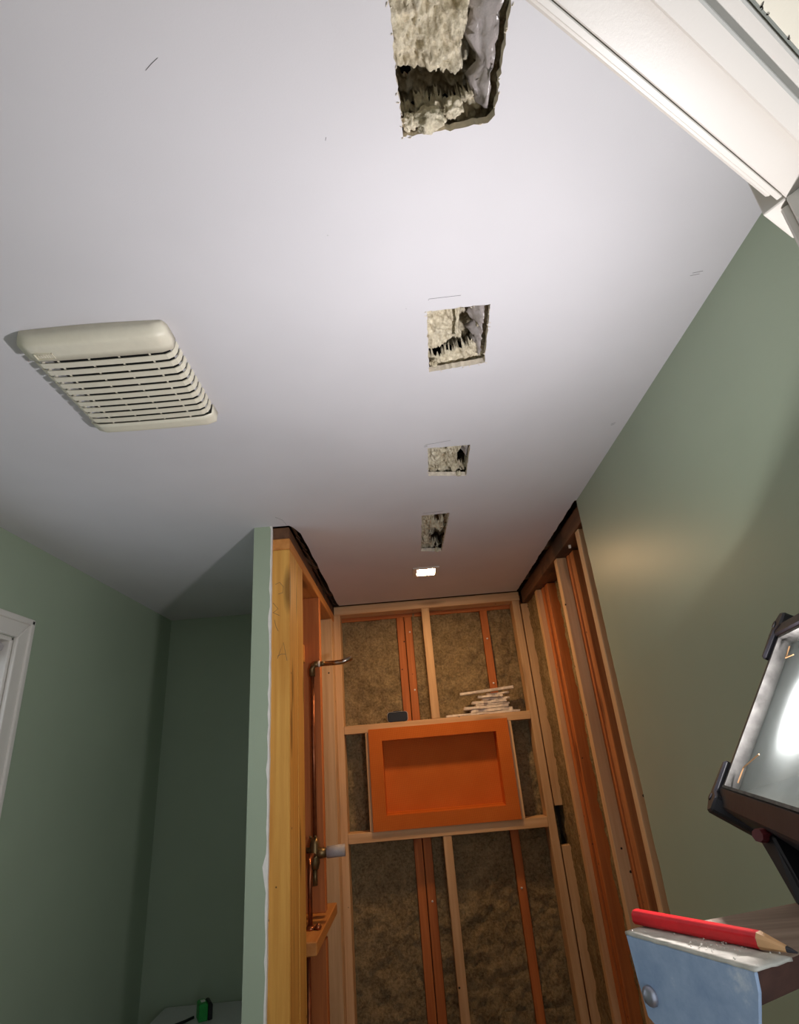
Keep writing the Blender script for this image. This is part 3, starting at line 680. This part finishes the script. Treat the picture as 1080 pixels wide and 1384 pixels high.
MB().box((-.98, 2.56, 0), (-.74, 2.86, .39)).build('pedestal', M['porcelain'], to, .03, seg=3)
lv = MB().tube([(-1.04, 2.679, .63), (-1.04, 2.665, .63)], .012, 12); lv.tube([(-1.04, 2.667, .63), (-.97, 2.664, .622)], .005, 8); lv.build('flush_lever', M['chrome'], to, smooth=True)
tm = empty('tape_measure', (-.90, 2.76, TZ)); tag(tm, 'green and black tape measure standing on the toilet tank lid', 'tape measure')
Tm = Matrix.Translation((-.905, 2.765, TZ+.0005)) @ Matrix.Rotation(math.radians(28), 4, 'Z')
prof = [(-.034, 0), (.034, 0), (.034, .010), (.030, .048), (.018, .060), (-.012, .060), (-.030, .048), (-.034, .02)]
mb = MB(Tm); mb.prism([(-.022, 0), (.012, 0), (.012, .052), (.006, .056), (-.018, .056), (-.022, .052)], lambda u, v, d: (u, d, v), -.03, .03); mb.build('case', M['tapegreen'], tm, .003, seg=2)
mb = MB(Tm); mb.prism([(.0125, 0), (.030, 0), (.030, .046), (.024, .055), (.0125, .056)], lambda u, v, d: (u, d, v), -.031, .031); mb.build('grip', M['black'], tm, .003, seg=2)
mb = MB(Tm); mb.prism([(-.012, -.012), (.004, -.012), (.004, .012), (-.012, .012)], lambda u, v, d: (u, v, d), .0562, .0585); mb.build('lock_button', M['paper'], tm, .001)
MB().tube([(-.938, 2.755, TZ+.012), (-.965, 2.735, TZ+.008), (-1.01, 2.700, TZ+.0055), (-1.04, 2.675, TZ+.006)], .005, 8).build('wrist_strap', M['black'], tm, smooth=True)

# ------------------------------------------------------------------ stepladder top beside the camera
LZ = 1.46
lad = empty('stepladder', (.36, .56, 0)); tag(lad, 'old wooden stepladder with a scuffed blue-grey steel bracket, bottom right', 'ladder')
B1 = Vector((.152, .530)); B2 = Vector((.2007, .4367)); bd = (B2-B1).normalized(); bp = Vector((-bd.y, bd.x))
if bp.x < 0: bp = -bp
pts = [tuple(B1+bp*.0035), tuple(B1+bp*.0035+bd*.002), tuple(B2+bp*.0035-bd*.002), (.2437, .4615), (.30, .492), (.40, .546), (.52, .612), (.50, .668), (.40, .622), (.32, .580), (.24, .557), (.19, .545)]
n = 0
top = [(x, y, LZ-.0018-(.004*abs(noise.noise(Vector((x*40, y*40, 0)))) if i > 2 else 0)) for i, (x, y) in enumerate(pts)]
bot = [(x-(.004 if i in (2,3,4,5,6) else 0), y+(.004 if i in (2,3,4,5,6) else 0), LZ-.022) for i, (x, y) in enumerate(pts)]
tb = MB().hexa(bot, top); tb.mi = [1, 0]+[1]*len(pts); tb.build('top_board', [M['greywood'], M['darkwood']], lad, .002, seg=2)
fb = lambda u, v, d: (B1.x+bd.x*u+bp.x*d, B1.y+bd.y*u+bp.y*d, v)
L = (B2-B1).length
MB().prism([(0, LZ-.0015), (L, LZ-.0015), (L-.001, LZ-.012), (L-.007, LZ-.030), (L-.010, LZ-.045), (L-.006, LZ-.066), (L-.004, LZ-.072), (.028, LZ-.064), (.006, LZ-.050), (.003, LZ-.030)], fb, 0, .0028).build('steel_bracket', M['steel'], lad, .0008)
fl = MB(); nu, nv = 22, 7; vs = []; fs = []
for i in range(nu+1):
    for k in range(nv+1):
        vs.append(fb(L*i/nu+(.004*(k/nv) if i == nu else 0), LZ+.0005+.0009*noise.noise(Vector((i*.7, k*.9, 3))), .033*k/nv+(.0012*noise.noise(Vector((i*1.7, 5, 0))) if k == nv else 0)))
for i in range(nu):
    for k in range(nv): a = i*(nv+1)+k; fs.append((a, a+1, a+nv+2, a+nv+1))
o = fl.add(vs, fs).build('bracket_flange', M['dust'], lad, smooth=True); so = o.modifiers.new('s', 'SOLIDIFY'); so.thickness = .002; so.offset = -1
for u, v in ((.0135, LZ-.036), (.046, LZ-.052), (.080, LZ-.060)):
    mb = MB(); p = Vector(fb(u, v, 0)); nrm = Vector((-bp.x, -bp.y, 0)); sidev = Vector((bd.x, bd.y, 0)); vs = []; fs = []; K = 14
    for j, (r, h) in enumerate(((.0066, 0), (.0064, .0016), (.0050, .0034), (.0026, .0044))):
        for k in range(K): vs.append(tuple(p+sidev*r*math.cos(2*math.pi*k/K)+Vector((0, 0, r*math.sin(2*math.pi*k/K)))+nrm*h))
    for j in range(3): fs += [(j*K+k, j*K+(k+1)%K, (j+1)*K+(k+1)%K, (j+1)*K+k) for k in range(K)]
    fs.append(tuple(range(3*K, 4*K))); mb.add(vs, fs).build('rivet', M['rivet'], lad, smooth=True)
# rails and steps down to the floor
def beam(name, a, b, wx, wy, mat, par):
    a = Vector(a); b = Vector(b)
    f_ = lambda c: [(c.x-wx, c.y-wy, c.z), (c.x+wx, c.y-wy, c.z), (c.x+wx, c.y+wy, c.z), (c.x-wx, c.y+wy, c.z)]
    return MB().hexa(f_(b), f_(a)).build(name, M[mat], par, .002)
beam('rail', (.315, .540, LZ-.0225), (.27, .44, 0), .014, .022, 'darkwood', lad)
beam('rail', (.44, .600, LZ-.0225), (.48, .47, 0), .014, .022, 'darkwood', lad)
beam('back_leg', (.225, .545, LZ-.0225), (.18, 1.00, 0), .012, .016, 'darkwood', lad)
beam('back_leg', (.44, .64, LZ-.0225), (.48, 1.06, 0), .012, .016, 'darkwood', lad)
for z in (.28, .56, .84, 1.12):
    k = z/(LZ-.04); xa = .20+.038*k+.015; xb = .48-.04*k-.015; yy = .42+.13*k
    MB().box((xa-.014, yy-.055, z-.01), (xb+.014, yy+.045, z+.012)).build('step', M['greywood'], lad, .002)
# sawdust crumbs along the flange
cr_ = MB()
for i in range(90):
    u = rr.uniform(.05, L) if i < 60 else rr.uniform(0, L); d = rr.uniform(.002, .045); p = Vector(fb(u, LZ+.0015, d)); r = rr.uniform(.0003, .0009)
    cr_.add([tuple(p+Vector(q)*r) for q in ((1,0,0),(-.6,.9,0),(-.5,-.8,0),(0,0,1.2))], [(0,1,2),(0,1,3),(1,2,3),(0,2,3)])
cr_o = cr_.build('sawdust', M['dust']); tag(cr_o, 'pale sawdust crumbs scattered over the ladder bracket', 'sawdust', kind='stuff')

# ------------------------------------------------------------------ carpenter pencil
pa = Vector((.167, .544, LZ+.0060)); pb = Vector((.236, .448, LZ+.0060)); pd = (pb-pa).normalized(); ps = pd.cross(Vector((0, 0, 1))).normalized(); pu = ps.cross(pd)
PLn = (pb-pa).length
pen = empty('carpenter_pencil', (pa+pb)/2-Vector((0, 0, .006))); tag(pen, 'red carpenter pencil with sharpened tip lying on the ladder bracket', 'pencil')
oct_ = [(.0056, .0024), (.0032, .0048), (-.0032, .0048), (-.0056, .0024), (-.0056, -.0024), (-.0032, -.0048), (.0032, -.0048), (.0056, -.0024)]
def pring(s, k): return [tuple(pa+pd*s+ps*a*k+pu*(b*k-.0052*(1-k)*.7)) for a, b in oct_]
body_end = PLn-.022
MB().hexa(pring(0, 1), pring(body_end, 1)).build('painted_body', M['red'], pen, .0006)
MB().hexa(pring(body_end, .985), pring(PLn-.006, .36)).build('cut_wood', M['cutwood'], pen)
MB().hexa(pring(PLn-.006, .35), pring(PLn, .10)).build('lead', M['lead'], pen)
MB().hexa(pring(-.0004, .42), pring(.0002, .42)).build('lead_end', M['lead'], pen)

# ------------------------------------------------------------------ work light on the ladder
wk = empty('work_light', (.40, .585, LZ)); tag(wk, 'black halogen work light with glowing dusty glass at the right edge', 'work light')
U = Vector((.259, .966, 0)); Vv = Vector((.541, -.145, .828)); N = Vector((-.8, .2144, .56)); C = Vector((.384, .572, 1.61))
T = Matrix((U, Vv, N)).transposed().to_4x4(); T.translation = C
ga, gb = .165, .100
def WB(): return MB(T)
# frame: four bars
mb = WB(); mb.hexa([(-.185, -.128, -.045), (.185, -.128, -.045), (.185, -gb, -.045), (-.185, -gb, -.045)], [(-.185, -.122, .006), (.185, -.122, .006), (.185, -gb, .012), (-.185, -gb, .012)]); mb.build('frame_bar', M['dusty'], wk, .002)
mb = WB(); mb.box((-.185, gb, -.045), (.185, .118, .014)); mb.build('frame_bar', M['dusty'], wk, .003)
mb = WB(); mb.box((ga, -gb, -.045), (.178, gb, .010)); mb.build('frame_bar', M['dusty'], wk, .003)
mb = WB(); mb.box((-.178, -gb, -.045), (-ga, gb, .010)); mb.build('frame_bar', M['dusty'], wk, .003)
for sa in (-1, 1):
    for sb in (-1, 1):
        mb = WB(); pts = [(ga-.006, gb+.012), (ga-.006, gb+.030), (ga+.010, gb+.034), (ga+.024, gb+.022), (ga+.026, gb+.004), (ga+.022, gb-.030), (ga+.012, gb-.032), (ga+.010, gb+.006)]
        mb.prism([(sa*a, sb*b) for a, b in pts], lambda u, v, d: (u, v, d), -.050, .016); cl = mb.build('corner_guard', M['dusty'], wk, .0025)
        mb = WB(); mb.tube([(sa*(ga+.015), sb*(gb+.016), .014), (sa*(ga+.015), sb*(gb+.016), .0175)], .0045, 8); mb.build('screw', M['dusty'], cl)
        mb = WB(); mb.prism([(sa*a, sb*b) for a, b in ((ga+.016, gb-.016), (ga+.0285, gb-.012), (ga+.029, gb+.006), (ga+.017, gb+.004))], lambda u, v, d: (u, v, d), -.030, .012); mb.build('clip', M['dusty'], cl, .002)
# pale dust lining inside the frame
mb = WB()
mb.box((ga-.004, -gb, -.004), (ga, gb, .011)); mb.box((-ga, -gb, -.004), (-ga+.004, gb, .011)); mb.box((-ga, -gb, -.004), (ga, -gb+.003, .012)); mb.box((-ga, gb-.004, -.004), (ga, gb, .011)); mb.build('gasket', M['gasket'], wk)
mb = WB(); mb.box((-ga, -gb, -.002), (ga, gb, .001)); mb.build('lens', M['lampglass'], wk)
# reflector bowl, lamp, back housing with fins
mb = WB()
rim = [(-ga, -gb, -.003), (ga, -gb, -.003), (ga, gb, -.003), (-ga, gb, -.003)]; inn = [(-.06, -.042, -.040), (.06, -.042, -.040), (.06, .042, -.040), (-.06, .042, -.040)]
mb.add(rim+inn, [(0,1,5,4),(1,2,6,5),(2,3,7,6),(3,0,4,7),(4,5,6,7)]); mb.build('reflector', M['reflector'], wk)
mb = WB(); mb.box((-.012, -.026, -.014), (.056, .026, -.0046)); mb.build('lamp_light_block', M['dusty'], wk)  # dark block added to keep the lamp's light off the reflector behind
mb = WB(); mb.add([(-.008, -.022, -.0044), (.052, -.022, -.0044), (.052, .022, -.0044), (-.008, .022, -.0044)], [(0, 1, 2, 3)]); mb.build('lamp', M['lamp'], wk)
mb = WB(); mb.hexa([(-.085, -.07, -.100), (.085, -.07, -.100), (.085, .07, -.100), (-.085, .07, -.100)], [(-.172, -.11, -.045), (.172, -.11, -.045), (.172, .11, -.045), (-.172, .11, -.045)]); mb.build('housing', M['black'], wk, .004)
for k in range(7):
    mb = WB(); y = -.075+k*.025; mb.box((y-.002, -.075, -.112), (y+.002, .075, -.095)); mb.build('fin', M['black'], wk)
# stand: tapering foot bracket, red knob
MB().hexa([(.309, .545, LZ), (.420, .600, LZ), (.414, .614, LZ), (.303, .556, LZ)], [(.316, .584, 1.506), (.50, .625, 1.520), (.50, .655, 1.520), (.316, .614, 1.506)]).build('stand', M['black'], wk, .002)
kb = MB().tube([(.306, .590, 1.5065), (.314, .594, 1.5055), (.324, .598, 1.505)], [.0055, .0062, .005], 8).build('tilt_knob', M['redknob'], wk)
# curled fibres stuck to the glass
for a, b, cc in (((.147, -.088), (.105, -.052), (.140, -.070)), ((.138, .085), (.110, .070), (.130, .068))):
    mb = WB(); mb.tube([(a[0], a[1], .0025), (cc[0], cc[1], .004), (b[0], b[1], .0025)], .0008, 5); mb.build('fibre', M['cutwood'], wk)
